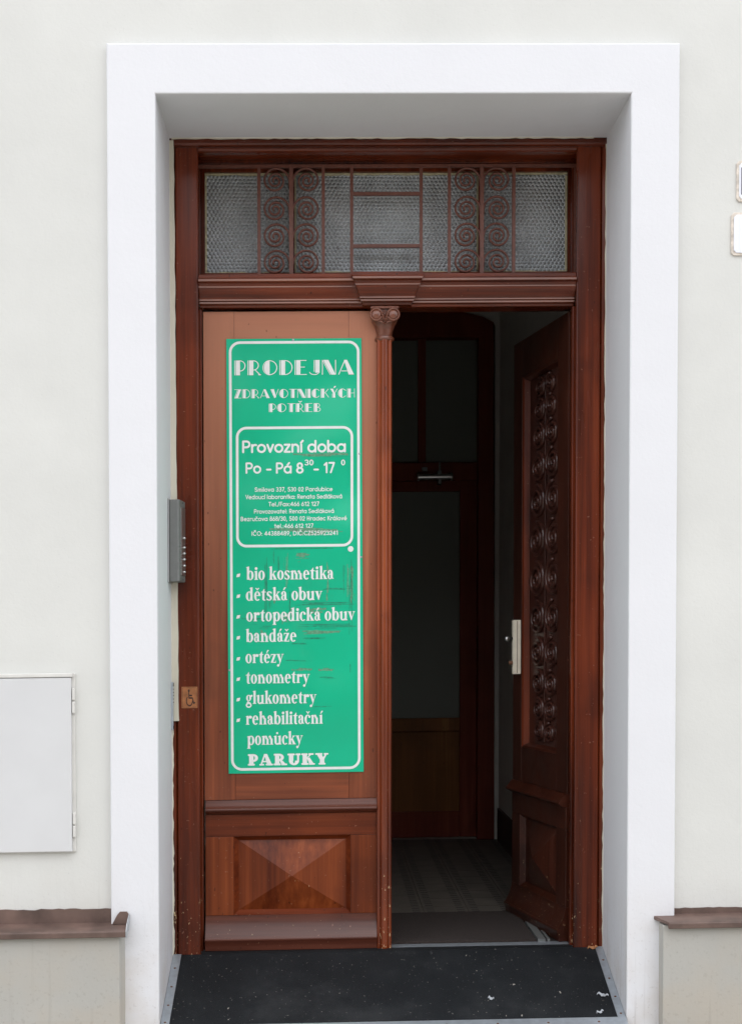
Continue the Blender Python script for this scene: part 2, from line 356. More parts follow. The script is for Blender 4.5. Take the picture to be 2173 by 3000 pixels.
# ------------------------------------------------------------------ door frame
fr = thing('door_frame', 'red-brown varnished wooden door frame with moulded transom bar', 'door frame', (0, .45, 0))
for sgn in (-1, 1):
    o_, i_ = (.681, .608) if sgn < 0 else (.6875, .608)
    prof = [(o_, .384), (o_ - .003, .380), (i_ + .005, .380), (i_ + .001, .382), (i_, .386), (i_, .397), (i_ + .007, .400), (i_ + .007, .412), (i_ + .02, .416), (i_ + .02, .60), (o_, .60)]
    part('jamb', MB().prism([(sgn * x, y) for x, y in prof], 'z', -.02, 2.586), 'wv', fr, bevel=.0015)
    e_ = .718
    part('outer_bead', MB().prism([(sgn * x, y) for x, y in [(o_ + .001, .390), (o_ + .004, .384), (e_, .3795), (e_, .60), (o_ + .001, .60)]], 'z', -.02, 2.586), 'wv', fr, bevel=.001)
for a, b, y0, y1 in ((-.6275, -.6015, .430, .470), (.6015, .6275, .416, .446)):
    part('stop_bead', MB().box(a, b, y0, y1, -.02, 2.085), 'wv', fr, bevel=.003)
part('head', MB().prism([(.40, 2.64), (.373, 2.64), (.373, 2.597), (.376, 2.5915), (.382, 2.588), (.382, 2.5865), (.60, 2.5865), (.60, 2.64)], 'x', -.716, .716), 'wh', fr, bevel=.0015)
part('head_bead', MB().prism([(.3805, 2.5862), (.377, 2.583), (.377, 2.579), (.381, 2.5745), (.388, 2.572), (.415, 2.572), (.415, 2.58), (.60, 2.5862)], 'x', -.6075, .6075), 'wh', fr, bevel=.001)
# transom bar: projects most at its top edge
tp = [(.50, 2.190), (.386, 2.186), (.384, 2.184), (.384, 2.172), (.372, 2.169), (.370, 2.166), (.370, 2.157), (.378, 2.155), (.384, 2.146), (.384, 2.141),
      (.387, 2.134), (.396, 2.124), (.406, 2.115), (.409, 2.110), (.409, 2.105), (.414, 2.1035), (.414, 2.096), (.420, 2.094), (.424, 2.086), (.50, 2.086)]
tb = part('transom_bar', MB().prism(tp, 'x', -.6072, .6072), 'wh', fr, bevel=.0014, seg=2, smooth='auto')
def kx(e, q): t = (2.172 - q[1]) / (2.172 - 2.084); return (1 if e == 0 else -1) * .037 * max(0, min(1, t))
part('keystone', MB().prism([(y - .024, z + .001) for y, z in tp[2:-1]] + [(.45, 2.0865), (.45, 2.183)], 'x', -.117, .113, cut=kx), 'wh', tb, bevel=.0014, seg=2, smooth='auto')
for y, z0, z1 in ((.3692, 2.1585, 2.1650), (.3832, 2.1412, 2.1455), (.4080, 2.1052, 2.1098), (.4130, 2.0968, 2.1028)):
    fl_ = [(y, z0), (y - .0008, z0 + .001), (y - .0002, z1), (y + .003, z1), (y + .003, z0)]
    part('fillet_glint', MB().prism(fl_, 'x', -.6068, .6068), 'pale', tb)  # pale strips paint the sky glint along the bar's fillets
    part('fillet_glint', MB().prism([(a - .024, b + .001) for a, b in fl_], 'x', -.1172, .1132, cut=kx), 'pale', tb)
part('threshold_strip', MB().prism([(.428, -.030), (.428, -.009), (.431, -.0075), (.474, -.0075), (.474, -.030)], 'x', -.6008, .6008), 'alu', fr)

# ------------------------------------------------------------------ transom window with iron grille
tw = thing('transom_window', 'transom light of ribbed hexagon glass behind an iron scroll grille', 'window', (0, .5, 2.19))
ZG0, ZG1 = 2.224, 2.554
panes = [(-.598, -.316), (-.303, .306), (.319, .602)]
sa = MB().box(-.627, .627, .522, .565, ZG1, 2.60).box(-.627, .627, .522, .565, 2.19, ZG0)
for a, b in ((-.627, panes[0][0]), (panes[0][1], panes[1][0]), (panes[1][1], panes[2][0]), (panes[2][1], .627)): sa.box(a, b, .522, .565, ZG0 + .0003, ZG1 - .0003)
part('sash', sa, 'wv', tw)
part('sash_bead', MB().box(-.627, .627, .500, .5215, 2.574, 2.602).box(-.627, .627, .500, .5215, 2.19, 2.206).box(-.627, -.612, .502, .5215, 2.2065, 2.5735).box(.612, .627, .502, .5215, 2.2065, 2.5735), 'wv', tw, bevel=.002)
for a, b in panes:
    gp = part('glass_pane', MB().box(a, b, .544, .549, ZG0, ZG1), 'glass', tw)
    e = .006; mb = MB()
    n = int((b - a) / .02)
    xs = [a + (b - a) * i / n for i in range(n + 1)]
    mb.prism([(a, ZG0), (b, ZG0)] + [(x, ZG0 + e + rnd.uniform(-.002, .002)) for x in reversed(xs)], 'y', .538, .5435)
    mb.prism([(b, ZG1), (a, ZG1)] + [(x, ZG1 - e - rnd.uniform(-.002, .002)) for x in xs], 'y', .538, .5435)
    mb.box(a, a + .005, .5385, .5435, ZG0 + .009, ZG1 - .009).box(b - .005, b, .5385, .5435, ZG0 + .009, ZG1 - .009)
    part('putty', mb, 'putty', gp)
GY = .49
gr = part('grille', MB().box(-.6255, .6255, GY - .004, GY + .004, 2.556, 2.566).box(-.6255, .6255, GY - .004, GY + .004, 2.200, 2.209), 'iron', tw, label='brown painted iron grille with sixteen scrolls')
for x in (-.418, -.208, -.115, .113, .206, .418):
    part('bar', MB().box(x - .0052, x + .0052, GY - .007, GY + .004, 2.2093, 2.5557), 'iron', gr)
for x in (-.313, .313):
    part('bar', MB().box(x - .0065, x + .0065, GY - .009, GY + .004, 2.2093, 2.5557), 'iron', gr)
for x in (-.6215, .6215):
    part('bar', MB().box(x - .004, x + .004, GY - .003, GY + .004, 2.2093, 2.5557), 'iron', gr)
for z in (2.470, 2.300):
    part('crossbar', MB().box(-.1095, .1075, GY - .006, GY + .004, z - .0055, z + .0055), 'iron', gr)
def scroll_pts(cx, cz, side, r0, turns=2.7, n=64):
    # leaves the middle bar at its height, runs over the top and coils inwards; side=+1: the bar is on the right
    pts = []
    for i in range(n + 1):
        t = i / n; th = -.35 + t * turns * 2 * math.pi
        r = r0 * (1.12 - 1.0 * t ** .72)
        r = max(r, r0 * .10)
        pts.append((cx + side * r * math.cos(th), GY - .002, cz + r * math.sin(th)))
    return pts
for bx in (-.313, .313):
    for side in (1, -1):
        cx = bx - side * .052
        for cz in (2.513, 2.420, 2.332, 2.246):
            part('scroll', MB().tube(scroll_pts(cx, cz, side, .0440), .0036, 6, flat=.006), 'iron', gr, smooth=True)

# ------------------------------------------------------------------ door leaves (u from the hinge, w out of the face, v up)
def build_leaf(root, xf, W, carved):
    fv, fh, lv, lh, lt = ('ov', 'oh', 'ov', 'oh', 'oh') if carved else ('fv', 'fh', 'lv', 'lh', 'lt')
    A = lambda: MB(xf)
    def bx(u0, u1, w0, w1, v0, v1): return A().box(u0, u1, w0, w1, v0, v1)
    T = -.045
    uh, um = .100, W - .092
    part('stile', bx(0, uh, T, 0, .486, 2.078), fv, root, bevel=.0012)
    part('stile', bx(um, W, T, 0, .486, 2.078), fv, root, bevel=.0012)
    part('rail', bx(uh + .0006, um - .0006, T, -.0003, 1.945, 2.078), fh, root, bevel=.001)
    part('rail', bx(uh + .0006, um - .0006, T, -.0003, .486, .612), fh, root, bevel=.001)
    # sunk upper panel
    part('panel', bx(uh + .001, um - .001, T + .008, -.027, .613, 1.944), 'carve' if carved else fv, root)
    mo = A()
    for (a, b, c, d) in ((uh, um, .6125, 1.9445),):
        e, wi, wo = .015, -.026, -.002
        o = [(a + .0004, wo, c), (b - .0004, wo, c), (b - .0004, wo, d), (a + .0004, wo, d)]; q = [(a + .006, -.006, c + .006), (b - .006, -.006, c + .006), (b - .006, -.006, d - .006), (a + .006, -.006, d - .006)]
        i_ = [(a + e, wi, c + e), (b - e, wi, c + e), (b - e, wi, d - e), (a + e, wi, d - e)]
        mo.add(o + q + i_, [(k, (k + 1) % 4, 4 + (k + 1) % 4, 4 + k) for k in range(4)] + [(4 + k, 4 + (k + 1) % 4, 8 + (k + 1) % 4, 8 + k) for k in range(4)])
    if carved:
        bright = [1, 5]; f_all = mo.f[:]  # street-facing side in lighter wood: its reflection painted into the colour
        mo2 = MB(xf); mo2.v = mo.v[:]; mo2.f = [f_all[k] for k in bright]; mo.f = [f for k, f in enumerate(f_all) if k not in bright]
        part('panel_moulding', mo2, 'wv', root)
    part('panel_moulding', mo, fv, root)
    if carved:
        cp = part('carved_strip', bx((uh + um) / 2 - .003, (uh + um) / 2 + .003, -.0268, -.020, .64, 1.92), 'carve', root, bevel=.002)
        hs_ = [.072, .085, .10, .115, .13, .14, .14, .13, .115, .10, .085, .072]; v = 1.924
        for h in hs_:
            v -= h / 2
            for sd in (-1, 1):
                wd = .046 + .032 * (h - .07) / .07; cu = (uh + um) / 2 + sd * (wd + .006); pts = []
                for i in range(49):
                    t = i / 48; th = math.pi * .5 + t * 2.4 * 2 * math.pi; r = 1 - .9 * t
                    pts.append((cu - sd * wd * r * math.cos(th) * -1, -.024, v + h * .47 * r * math.sin(th)))
                part('scroll_carving', A().tube(pts, .0062, 6, flat=.010), 'carve', root, smooth=True)
            v -= h / 2
    # weather moulding
    part('weather_moulding', A().prism([(T, .4855), (.004, .4855), (.010, .4785), (.017, .4700), (.0235, .4620)] + [(.0225 + .006 * math.sin(R(a)), .4560 + .006 * math.cos(R(a))) for a in (30, 60, 90, 120, 150)] + [(.020, .4475), (.014, .4440), (.006, .4400), (T, .440)], 'x', .004, W - .001), lt, root, smooth='auto')
    # lower panel
    L0, L1 = .106, .366
    part('rail', bx(.002, W - .001, T, .003, L1, .4396), lh, root, bevel=.0012)
    part('stile', bx(.002, uh - .006, T, .003, L0, L1 - .0005), lv, root, bevel=.0012)
    part('stile', bx(um + .006, W - .001, T, .003, L0, L1 - .0005), lv, root, bevel=.0012)
    a, b, e = uh - .0055, um + .0055, .017
    o = [(a, .0025, L0), (b, .0025, L0), (b, .0025, L1), (a, .0025, L1)]; i_ = [(a + e, -.018, L0 + e), (b - e, -.018, L0 + e), (b - e, -.018, L1 - e), (a + e, -.018, L1 - e)]
    part('panel_moulding', A().add(o + i_, [(k, (k + 1) % 4, 4 + (k + 1) % 4, 4 + k) for k in range(4)]), lh, root)
    c0 = e - .003; pz = [(a + c0, -.0165, L0 + c0), (b - c0, -.0165, L0 + c0), (b - c0, -.0165, L1 - c0), (a + c0, -.0165, L1 - c0), ((a + b) / 2, .022, (L0 + L1) / 2)]
    part('raised_panel', A().add(pz, [(0, 1, 4), (1, 2, 4), (2, 3, 4), (3, 0, 4)]), lv, root)
    curve = [(.003 + .026 * (t / 10) ** 1.8, L0 - .0005 - .070 * t / 10) for t in range(11)] + [(.030 + .004 * math.sin(R(a)), .030 + .006 * math.cos(R(a))) for a in (20, 50, 80, 110, 140)]
    prof = [(T, L0 - .0005)] + curve + [(.028, .014), (.026, .004), (.025, -.006), (T, -.006)]
    part('weatherboard', A().prism(prof, 'x', .002, W - .001), lt, root, smooth='auto')

W_L = .5645
lf = thing('closed_door_leaf', 'closed left wooden door leaf behind the green sign, pyramid panel below', 'door leaf', (-.32, .44, 0))
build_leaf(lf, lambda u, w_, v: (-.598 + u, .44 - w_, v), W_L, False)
# reeded half column on the meeting stile
reeds = [(-.0185, .0085, .010), (.0, .0135, .0125), (.0165, .0075, .010)]
cs = []
for i in range(61):
    x = -.0245 + .049 * i / 60; d = .006
    for c, r, pr in reeds:
        if abs(x - c) < r: d = max(d, .012 + pr * math.sqrt(1 - ((x - c) / r) ** 2) + (.006 if c == 0 else 0))
    cs.append((-.0095 + x, .4395 - d))
hc = part('half_column', MB().prism([(-.034, .46)] + cs + [(.015, .46)], 'z', -.008, 1.985), 'colw', lf, smooth='auto', label='reeded wooden half column with carved capital')
CX, CY = -.0095, .4395
part('necking', MB().lathe([(.0, 1.976), (.026, 1.976), (.0305, 1.980), (.032, 1.985), (.0305, 1.990), (.026, 1.993), (0, 1.993)], (CX, CY, 0), n=24, a0=180, a1=360), 'cap', hc, smooth=False)
part('capital', MB().lathe([(.024, 1.9935), (.0255, 2.000), (.028, 2.012), (.033, 2.026), (.040, 2.038), (.043, 2.045), (.036, 2.050), (.030, 2.058), (.030, 2.076), (0, 2.0765)], (CX, CY, 0), n=24, a0=180, a1=360), 'cap', hc)
part('abacus', MB().prism([(CX - .046, .46), (CX - .046, .404), (CX - .02, .400), (CX, .403), (CX + .02, .400), (CX + .046, .404), (CX + .046, .46)], 'z', 2.0768, 2.0855), 'cap', hc, bevel=.002)
for sd in (-1, 1):
    vo = MB(); cx, cz = CX + sd * .0275, 2.056
    vo.lathe([(0, -.046), (.013, -.046), (.0155, -.043), (.0155, -.010), (0, -.010)], (cx, CY, cz), 'y', 20)
    pts = [(cx + (.0195 - .0016 * t) * math.cos(th) * 1.0, CY - .0405, cz + (.0195 - .0016 * t) * math.sin(th)) for t, th in [(i / 20, R(90 - sd * (-80 + 330 * i / 20))) for i in range(21)]]
    vo.tube(pts, .0038, 6, flat=.007)
    vo.tube([(CX + sd * .004, CY - .040, 2.036), (CX + sd * .0065, CY - .043, 2.052), (CX + sd * .013, CY - .043, 2.068), (cx, CY - .041, 2.0755)], .0032, 6)
    part('volute', vo, 'cap', hc, smooth=True)
    part('leaf_ornament', MB().tube([(CX + sd * .001, CY - .0385, 2.026), (CX + sd * .011, CY - .041, 2.034), (CX + sd * .027, CY - .038, 2.0365), (CX + sd * .040, CY - .028, 2.041)], .0030, 6), 'cap', hc, smooth=True)

H = Vector((.598, .462)); D = (Vector((.488, 1.0)) - H).normalized(); Nn = Vector((-D.y, D.x)); Nn = Nn if Nn.x < 0 else -Nn
def xf_open(u, w_, v): p = H + D * u + Nn * w_; return (p.x, p.y, v)
W_R = .552
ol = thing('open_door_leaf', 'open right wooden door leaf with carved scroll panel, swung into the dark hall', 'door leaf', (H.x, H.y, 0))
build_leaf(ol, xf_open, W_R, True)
lp_ = part('lock_case', MB(xf_open).box(W_R - .088, W_R - .070, .0005, .030, .876, 1.072), 'brassplate', ol, bevel=.002, label='slim pale metal lock case')
part('case_seam', MB(xf_open).box(W_R - .0884, W_R - .0878, .0135, .0155, .88, 1.068), 'rust', lp_)
p0 = xf_open(W_R - .079, .030, 1.004); p1 = xf_open(W_R - .079, .048, 1.004)
part('handle', MB().tube([p0, p1], .006, 10), 'dark', ol, smooth=True)
q1 = xf_open(W_R - .079, .052, 1.004); part('handle_knob', MB().lathe([(0, -.009), (.008, -.007), (.011, 0), (.008, .007), (0, .009)], q1, 'x', 14), 'steel', ol, smooth=True)
q2 = xf_open(W_R - .079, .036, .917); part('key_cylinder', MB().lathe([(0, -.008), (.007, -.008), (.007, .006), (0, .006)], q2, 'x', 12), 'rust', ol, smooth=False)

# ------------------------------------------------------------------ lettering
class Pen:
    """flat glyph shapes; each shape a layer of its own so that nothing lies in one plane"""
    def __init__(s): s.shapes = []
    def poly(s, *p): s.shapes.append(([tuple(q) for q in p], [tuple(range(len(p)))])); return s
    def rect(s, a, b, c, d): return s.poly((a, b), (c, b), (c, d), (a, d))
    def ring(s, cx, cy, rx, ry, ix, iy, a0=0, a1=360, n=28, dx=0):
        vs = []; fs = []
        for i in range(n + 1):
            t = R(a0 + (a1 - a0) * i / n); vs += [(cx + rx * math.cos(t), cy + ry * math.sin(t)), (cx + dx + ix * math.cos(t), cy + iy * math.sin(t))]
        for i in range(n): fs.append((2 * i, 2 * i + 2, 2 * i + 3, 2 * i + 1))
        s.shapes.append((vs, fs)); return s
    def disc(s, cx, cy, rx, ry=None): ry = ry or rx; return s.poly(*[(cx + rx * math.cos(R(a)), cy + ry * math.sin(R(a))) for a in range(0, 360, 24)])
    def stroke(s, pts, w, cap=True):
        for a, b in zip(pts, pts[1:]):
            dx, dy = b[0] - a[0], b[1] - a[1]; l = math.hypot(dx, dy) or 1; nx, ny = -dy / l * w / 2, dx / l * w / 2
            s.poly((a[0] + nx, a[1] + ny), (a[0] - nx, a[1] - ny), (b[0] - nx, b[1] - ny), (b[0] + nx, b[1] + ny))
        if cap:
            for p in pts: s.disc(p[0], p[1], w / 2)
        return s
    def arc(s, cx, cy, rx, ry, a0, a1, w, cap=True):
        s.ring(cx, cy, rx + w / 2, ry + w / 2, rx - w / 2, ry - w / 2, a0, a1)
        if cap and abs(a1 - a0) < 360:
            for a in (a0, a1): s.disc(cx + rx * math.cos(R(a)), cy + ry * math.sin(R(a)), w / 2)
        return s
BASES = {'á': 'a', 'í': 'i', 'é': 'e', 'č': 'c', 'Č': 'C', 'ě': 'e', 'ž': 'z', 'ů': 'u', 'Ř': 'R', 'Ý': 'Y'}
ACC = {'á': 'a', 'í': 'a', 'é': 'a', 'Ý': 'a', 'č': 'c', 'Č': 'c', 'ě': 'c', 'ž': 'c', 'Ř': 'c', 'ů': 'o'}

def g_round(ch, w):
    p = Pen(); S = lambda *c: p.stroke([(c[i], c[i + 1]) for i in range(0, len(c), 2)], w); A = lambda *a: p.arc(*a, w)
    b = BASES.get(ch, ch); t, m, l = .92, .64, .08; adv = .62
    if b == 'P': S(.12, l, .12, t); S(.12, t, .38, t); A(.38, .69, .23, .23, 90, -90); S(.38, .46, .12, .46); adv = .70
    elif b == 'R': S(.12, l, .12, t); S(.12, t, .38, t); A(.38, .69, .22, .23, 90, -90); S(.38, .46, .12, .46); S(.34, .46, .58, l); adv = .70
    elif b == 'B': S(.12, l, .12, t, .34, t); A(.34, .71, .2, .21, 90, -90); S(.12, .5, .36, .5); A(.36, .29, .22, .21, 90, -90); S(.36, l, .12, l); adv = .70
    elif b == 'D': S(.12, l, .12, t, .34, t); A(.34, .5, .38, .42, 90, -90); S(.34, l, .12, l); adv = .84
    elif b == 'S': A(.32, .705, .22, .215, 25, 270); A(.32, .285, .23, .205, 90, -155); adv = .66
    elif b == 'V': S(.06, t, .34, l, .62, t); adv = .68
    elif b == 'T': S(.05, t, .57, t); S(.31, t, .31, l); adv = .62
    elif b == 'F': S(.12, l, .12, t, .5, t); S(.12, .52, .44, .52); adv = .56
    elif b == 'H': S(.12, l, .12, t); S(.58, l, .58, t); S(.12, .5, .58, .5); adv = .72
    elif b == 'K': S(.12, l, .12, t); S(.56, t, .14, .45); S(.28, .58, .6, l); adv = .68
    elif b == 'I': S(.12, l, .12, t); adv = .24
    elif b == 'C': A(.46, .5, .37, .42, 45, 315); adv = .82
    elif b == 'O': A(.46, .5, .37, .42, 0, 360); adv = .92
    elif b == 'Z': S(.08, t, .52, t, .08, l, .54, l); adv = .62
    elif b == 'r': S(.1, l, .1, m); A(.34, .40, .24, .24, 180, 70); adv = .46
    elif b == 'o': A(.36, .36, .28, .28, 0, 360); adv = .73
    elif b == 'v': S(.08, m, .3, l, .52, m); adv = .6
    elif b == 'z': S(.08, m, .46, m, .08, l, .48, l); adv = .56
    elif b == 'x': S(.08, m, .48, l); S(.08, l, .48, m); adv = .56
    elif b == 'n': S(.1, l, .1, m); A(.33, .41, .23, .23, 180, 0); S(.56, .41, .56, l); adv = .68
    elif b == 'h': S(.1, l, .1, t); A(.33, .41, .23, .23, 180, 0); S(.56, .41, .56, l); adv = .68
    elif b == 'm': S(.1, l, .1, m); A(.27, .47, .17, .17, 180, 0); S(.44, .47, .44, l); A(.61, .47, .17, .17, 180, 0); S(.78, .47, .78, l); adv = .90
    elif b == 'u': S(.1, m, .1, .31); A(.33, .31, .23, .23, 180, 360); S(.56, m, .56, l); adv = .68
    elif b == 'i':
        S(.1, l, .1, m); adv = .24
        if ch == 'i': p.disc(.1, .88, w * .58)
    elif b == 'l': S(.1, l, .1, t); adv = .23
    elif b == 'd': A(.36, .36, .28, .28, 0, 360); S(.64, l, .64, t); adv = .77
    elif b == 'b': S(.1, l, .1, t); A(.38, .36, .28, .28, 0, 360); adv = .76
    elif b == 'a': A(.36, .36, .28, .28, 0, 360); S(.64, l, .64, m); adv = .77
    elif b == 'e': A(.36, .36, .28, .28, 0, 312); S(.1, .36, .62, .36); adv = .72
    elif b == 'c': A(.36, .36, .28, .28, 48, 312); adv = .64
    elif b == 't': S(.2, t, .2, l); S(.05, m, .37, m); adv = .43
    elif b == 'k': S(.1, l, .1, t); S(.48, m, .12, .32); S(.25, .44, .5, l); adv = .56
    elif b == '0': A(.31, .5, .21, .42, 0, 360)
    elif b == '1': S(.1, .74, .3, t, .3, l); adv = .46
    elif b == '2': A(.30, .68, .21, .24, 165, -35); S(.47, .54, .08, l, .54, l)
    elif b == '3': A(.29, .71, .2, .21, 150, -90); A(.29, .29, .23, .21, 90, -150)
    elif b == '4': S(.44, l, .44, t, .06, .3, .57, .3); adv = .66
    elif b == '5': S(.5, t, .16, t, .12, .53); A(.29, .33, .23, .25, 125, -150)
    elif b == '6': A(.31, .32, .23, .24, 0, 360); S(.12, .44, .40, t)
    elif b == '7': S(.06, t, .52, t, .2, l); adv = .58
    elif b == '8': A(.31, .71, .18, .21, 0, 360); A(.31, .29, .23, .21, 0, 360)
    elif b == '9': A(.31, .68, .23, .24, 0, 360); S(.50, .56, .22, l)
    elif b == '.': p.disc(.12, .09, w * .62); adv = .26
    elif b == ',': S(.13, .08, .06, -.10); adv = .28
    elif b == ':': p.disc(.12, .09, w * .62); p.disc(.12, .52, w * .62); adv = .26
    elif b == '/': S(.04, 0, .36, .96); adv = .42
    elif b == '-': S(.06, .36, .36, .36); adv = .46
    elif b == ' ': adv = .30
    up = b.isupper(); cx = {'i': .1, 'C': .46}.get(b, adv / 2 - .01); hy = 1.04 if up else .78
    if ACC.get(ch) == 'a': S(cx - .02, hy, cx + .12, hy + .16)
    if ACC.get(ch) == 'c': S(cx - .14, hy + .16, cx, hy + .02, cx + .14, hy + .16)
    return p, adv

def g_serif(ch):
    p = Pen(); b = BASES.get(ch, ch); q = .25; adv = .8
    def stem(x, y0, y1, top=1, bot=1):
        p.rect(x, y0, x + q, y1)
        if top: p.poly((x - .13, y1 - .10), (x + .02, y1 - .16), (x + q, y1 - .02), (x + q, y1 + .03), (x + .08, y1 + .0))
        if bot: p.poly((x - .09, y0), (x + q + .09, y0), (x + q + .09, y0 + .05), (x + q, y0 + .11), (x, y0 + .11), (x - .09, y0 + .05))
    def arch(x, xe): p.ring((x + xe) / 2 + .04, .60, (xe - x) / 2 + .09, .42, (xe - x) / 2 - .14, .30, 0, 150)
    if b == 'o': p.ring(.40, .5, .38, .53, .12, .44); adv = .82
    elif b == 'b': stem(.08, .02, 1.46, 1, 0); p.ring(.47, .5, .38, .53, .12, .44, -165, 165); adv = .89
    elif b == 'd': stem(.53, 0, 1.46, 1, 1); p.ring(.40, .5, .38, .53, .12, .44, 15, 345); adv = .92
    elif b == 'p': stem(.12, -.42, .98, 1, 1); p.ring(.52, .5, .38, .53, .12, .44, -165, 165); adv = .94
    elif b == 'i':
        stem(.12, 0, .98); adv = .47
        if ch == 'i': p.disc(.245, 1.25, .16)
    elif b == 'l': stem(.12, 0, 1.46); adv = .47
    elif b == 'k': stem(.12, 0, 1.46); p.poly((.36, .42), (.36, .52), (.62, .93), (.78, .93)); p.rect(.54, .91, .88, .97); p.poly((.40, .55), (.58, .66), (.90, .05), (.60, .05)); p.rect(.54, 0, .96, .07); adv = .94
    elif b == 's': p.ring(.34, .73, .29, .29, .09, .20, 20, 265); p.ring(.34, .27, .31, .29, .09, .20, 90, -155); p.poly((.20, .68), (.30, .75), (.58, .34), (.46, .22)); p.rect(.56, .70, .62, .97); p.rect(.05, .03, .11, .32); adv = .70
    elif b == 'm': stem(.12, 0, .98); arch(.37, .60); stem(.60, 0, .68, 0, 1); arch(.85, 1.08); stem(1.08, 0, .68, 0, 1); adv = 1.46
    elif b == 'n': stem(.12, 0, .98); arch(.37, .62); stem(.62, 0, .68, 0, 1); adv = 1.0
    elif b == 'h': stem(.12, 0, 1.46); arch(.37, .62); stem(.62, 0, .68, 0, 1); adv = 1.0
    elif b == 'u': stem(.10, .30, .98, 1, 0); p.ring(.42, .32, .32, .35, .08, .22, 180, 330); stem(.60, 0, .98, 1, 1); adv = .97
    elif b == 'e': p.ring(.40, .5, .37, .53, .11, .44, 8, 318); p.rect(.20, .50, .76, .59); adv = .80
    elif b == 'c': p.ring(.40, .5, .38, .53, .13, .44, 50, 315); p.disc(.60, .78, .13); adv = .74
    elif b == 'a': p.ring(.34, .66, .30, .36, .06, .28, 5, 160); p.disc(.17, .72, .12); p.rect(.39, .08, .64, .70); p.ring(.33, .29, .28, .31, .08, .22, 40, 330); p.poly((.44, .14), (.64, .0), (.78, .08), (.70, .12), (.64, .16)); adv = .78
    elif b == 't': p.rect(.16, .15, .41, 1.02); p.poly((.02, .90), (.16, .98), (.36, 1.28), (.41, 1.28), (.41, .98)); p.rect(.02, .89, .58, .98); p.ring(.38, .22, .22, .25, .0, .13, 180, 320); adv = .60
    elif b == 'r': stem(.12, 0, .98); p.disc(.62, .82, .155); p.ring(.56, .66, .22, .34, .08, .24, 70, 175); adv = .78
    elif b == 'v': p.poly((.06, .95), (.34, .95), (.52, .30), (.44, .0), (.38, .0)); p.poly((.44, .0), (.46, .22), (.66, .95), (.75, .95)); p.rect(.0, .91, .42, .98); p.rect(.56, .91, .84, .98); adv = .82
    elif b == 'y': p.poly((.06, .95), (.34, .95), (.54, .28), (.46, .0), (.40, .0)); p.poly((.32, -.34), (.22, -.36), (.46, .22), (.68, .95), (.77, .95)); p.disc(.19, -.30, .14); p.rect(.0, .91, .42, .98); p.rect(.58, .91, .86, .98); adv = .84
    elif b == 'z': p.rect(.06, .87, .66, .97); p.rect(.06, 0, .68, .10); p.poly((.06, .08), (.32, .08), (.66, .90), (.40, .90)); p.rect(.06, .70, .12, .90); p.rect(.62, .06, .68, .28); adv = .74
    elif b == 'g': p.ring(.36, .66, .31, .36, .09, .28); p.ring(.36, -.14, .35, .29, .19, .13); p.poly((.10, .10), (.24, .32), (.40, .24), (.64, .10), (.60, .0), (.20, .0)); p.disc(.72, .90, .12); p.rect(.56, .84, .72, .94); adv = .82
    elif b == ' ': adv = .42
    cx = {'i': .245, 'a': .36, 'e': .40, 'c': .42, 'z': .37, 'u': .42}.get(b, .4)
    if ACC.get(ch) == 'a': p.poly((cx - .10, 1.12), (cx + .02, 1.12), (cx + .24, 1.42), (cx + .06, 1.44))
    if ACC.get(ch) == 'c': p.poly((cx - .24, 1.40), (cx - .10, 1.40), (cx, 1.26), (cx, 1.10)); p.poly((cx + .24, 1.40), (cx + .10, 1.40), (cx, 1.26), (cx, 1.10))
    if ACC.get(ch) == 'o': p.disc(cx, 1.27, .13)
    return p, adv

def g_cooper(ch):
    p = Pen(); s = .40; adv = 1.0
    def slab(x0, x1, y0, y1): p.rect(x0 + .05, y0, x1 - .05, y1); p.disc(x0 + .06, (y0 + y1) / 2, .06, (y1 - y0) / 2); p.disc(x1 - .06, (y0 + y1) / 2, .06, (y1 - y0) / 2)
    def st(x): p.rect(x, .05, x + s, .95); slab(x - .12, x + s + .12, 0, .16); slab(x - .12, x + s + .06, .84, 1)
    if ch == 'P': st(.16); p.ring(.54, .66, .42, .34, .14, .17, -100, 100); adv = 1.06
    elif ch == 'R': st(.16); p.ring(.54, .68, .42, .32, .14, .14, -100, 100); p.poly((.58, .42), (.82, .42), (1.14, .08), (.78, .0)); slab(.72, 1.26, 0, .14); adv = 1.26
    elif ch == 'A': p.poly((.10, .08), (.24, .08), (.52, .80), (.44, 1.0)); p.poly((.42, 1.0), (.70, 1.0), (1.14, .08), (.70, .08)); p.rect(.28, .28, .76, .40); slab(.0, .44, 0, .14); slab(.58, 1.24, 0, .14); adv = 1.24
    elif ch == 'U': p.rect(.14, .36, .54, .95); slab(.0, .68, .84, 1); p.rect(.88, .36, 1.06, .95); slab(.74, 1.20, .84, 1); p.ring(.60, .38, .46, .40, .10, .22, 180, 360); adv = 1.20
    elif ch == 'K': st(.16); p.poly((.50, .44), (.60, .58), (.98, .92), (.80, .92), (.50, .58)); slab(.68, 1.16, .86, 1); p.poly((.56, .56), (.78, .66), (1.18, .08), (.76, .08)); slab(.70, 1.28, 0, .14); adv = 1.28
    elif ch == 'Y': p.poly((.12, .92), (.56, .92), (.80, .52), (.44, .40)); p.poly((.80, .44), (.66, .52), (.90, .92), (1.06, .92)); slab(.0, .66, .86, 1); slab(.78, 1.20, .86, 1); p.rect(.42, .06, .82, .52); slab(.30, .94, 0, .15); adv = 1.18
    return p, adv

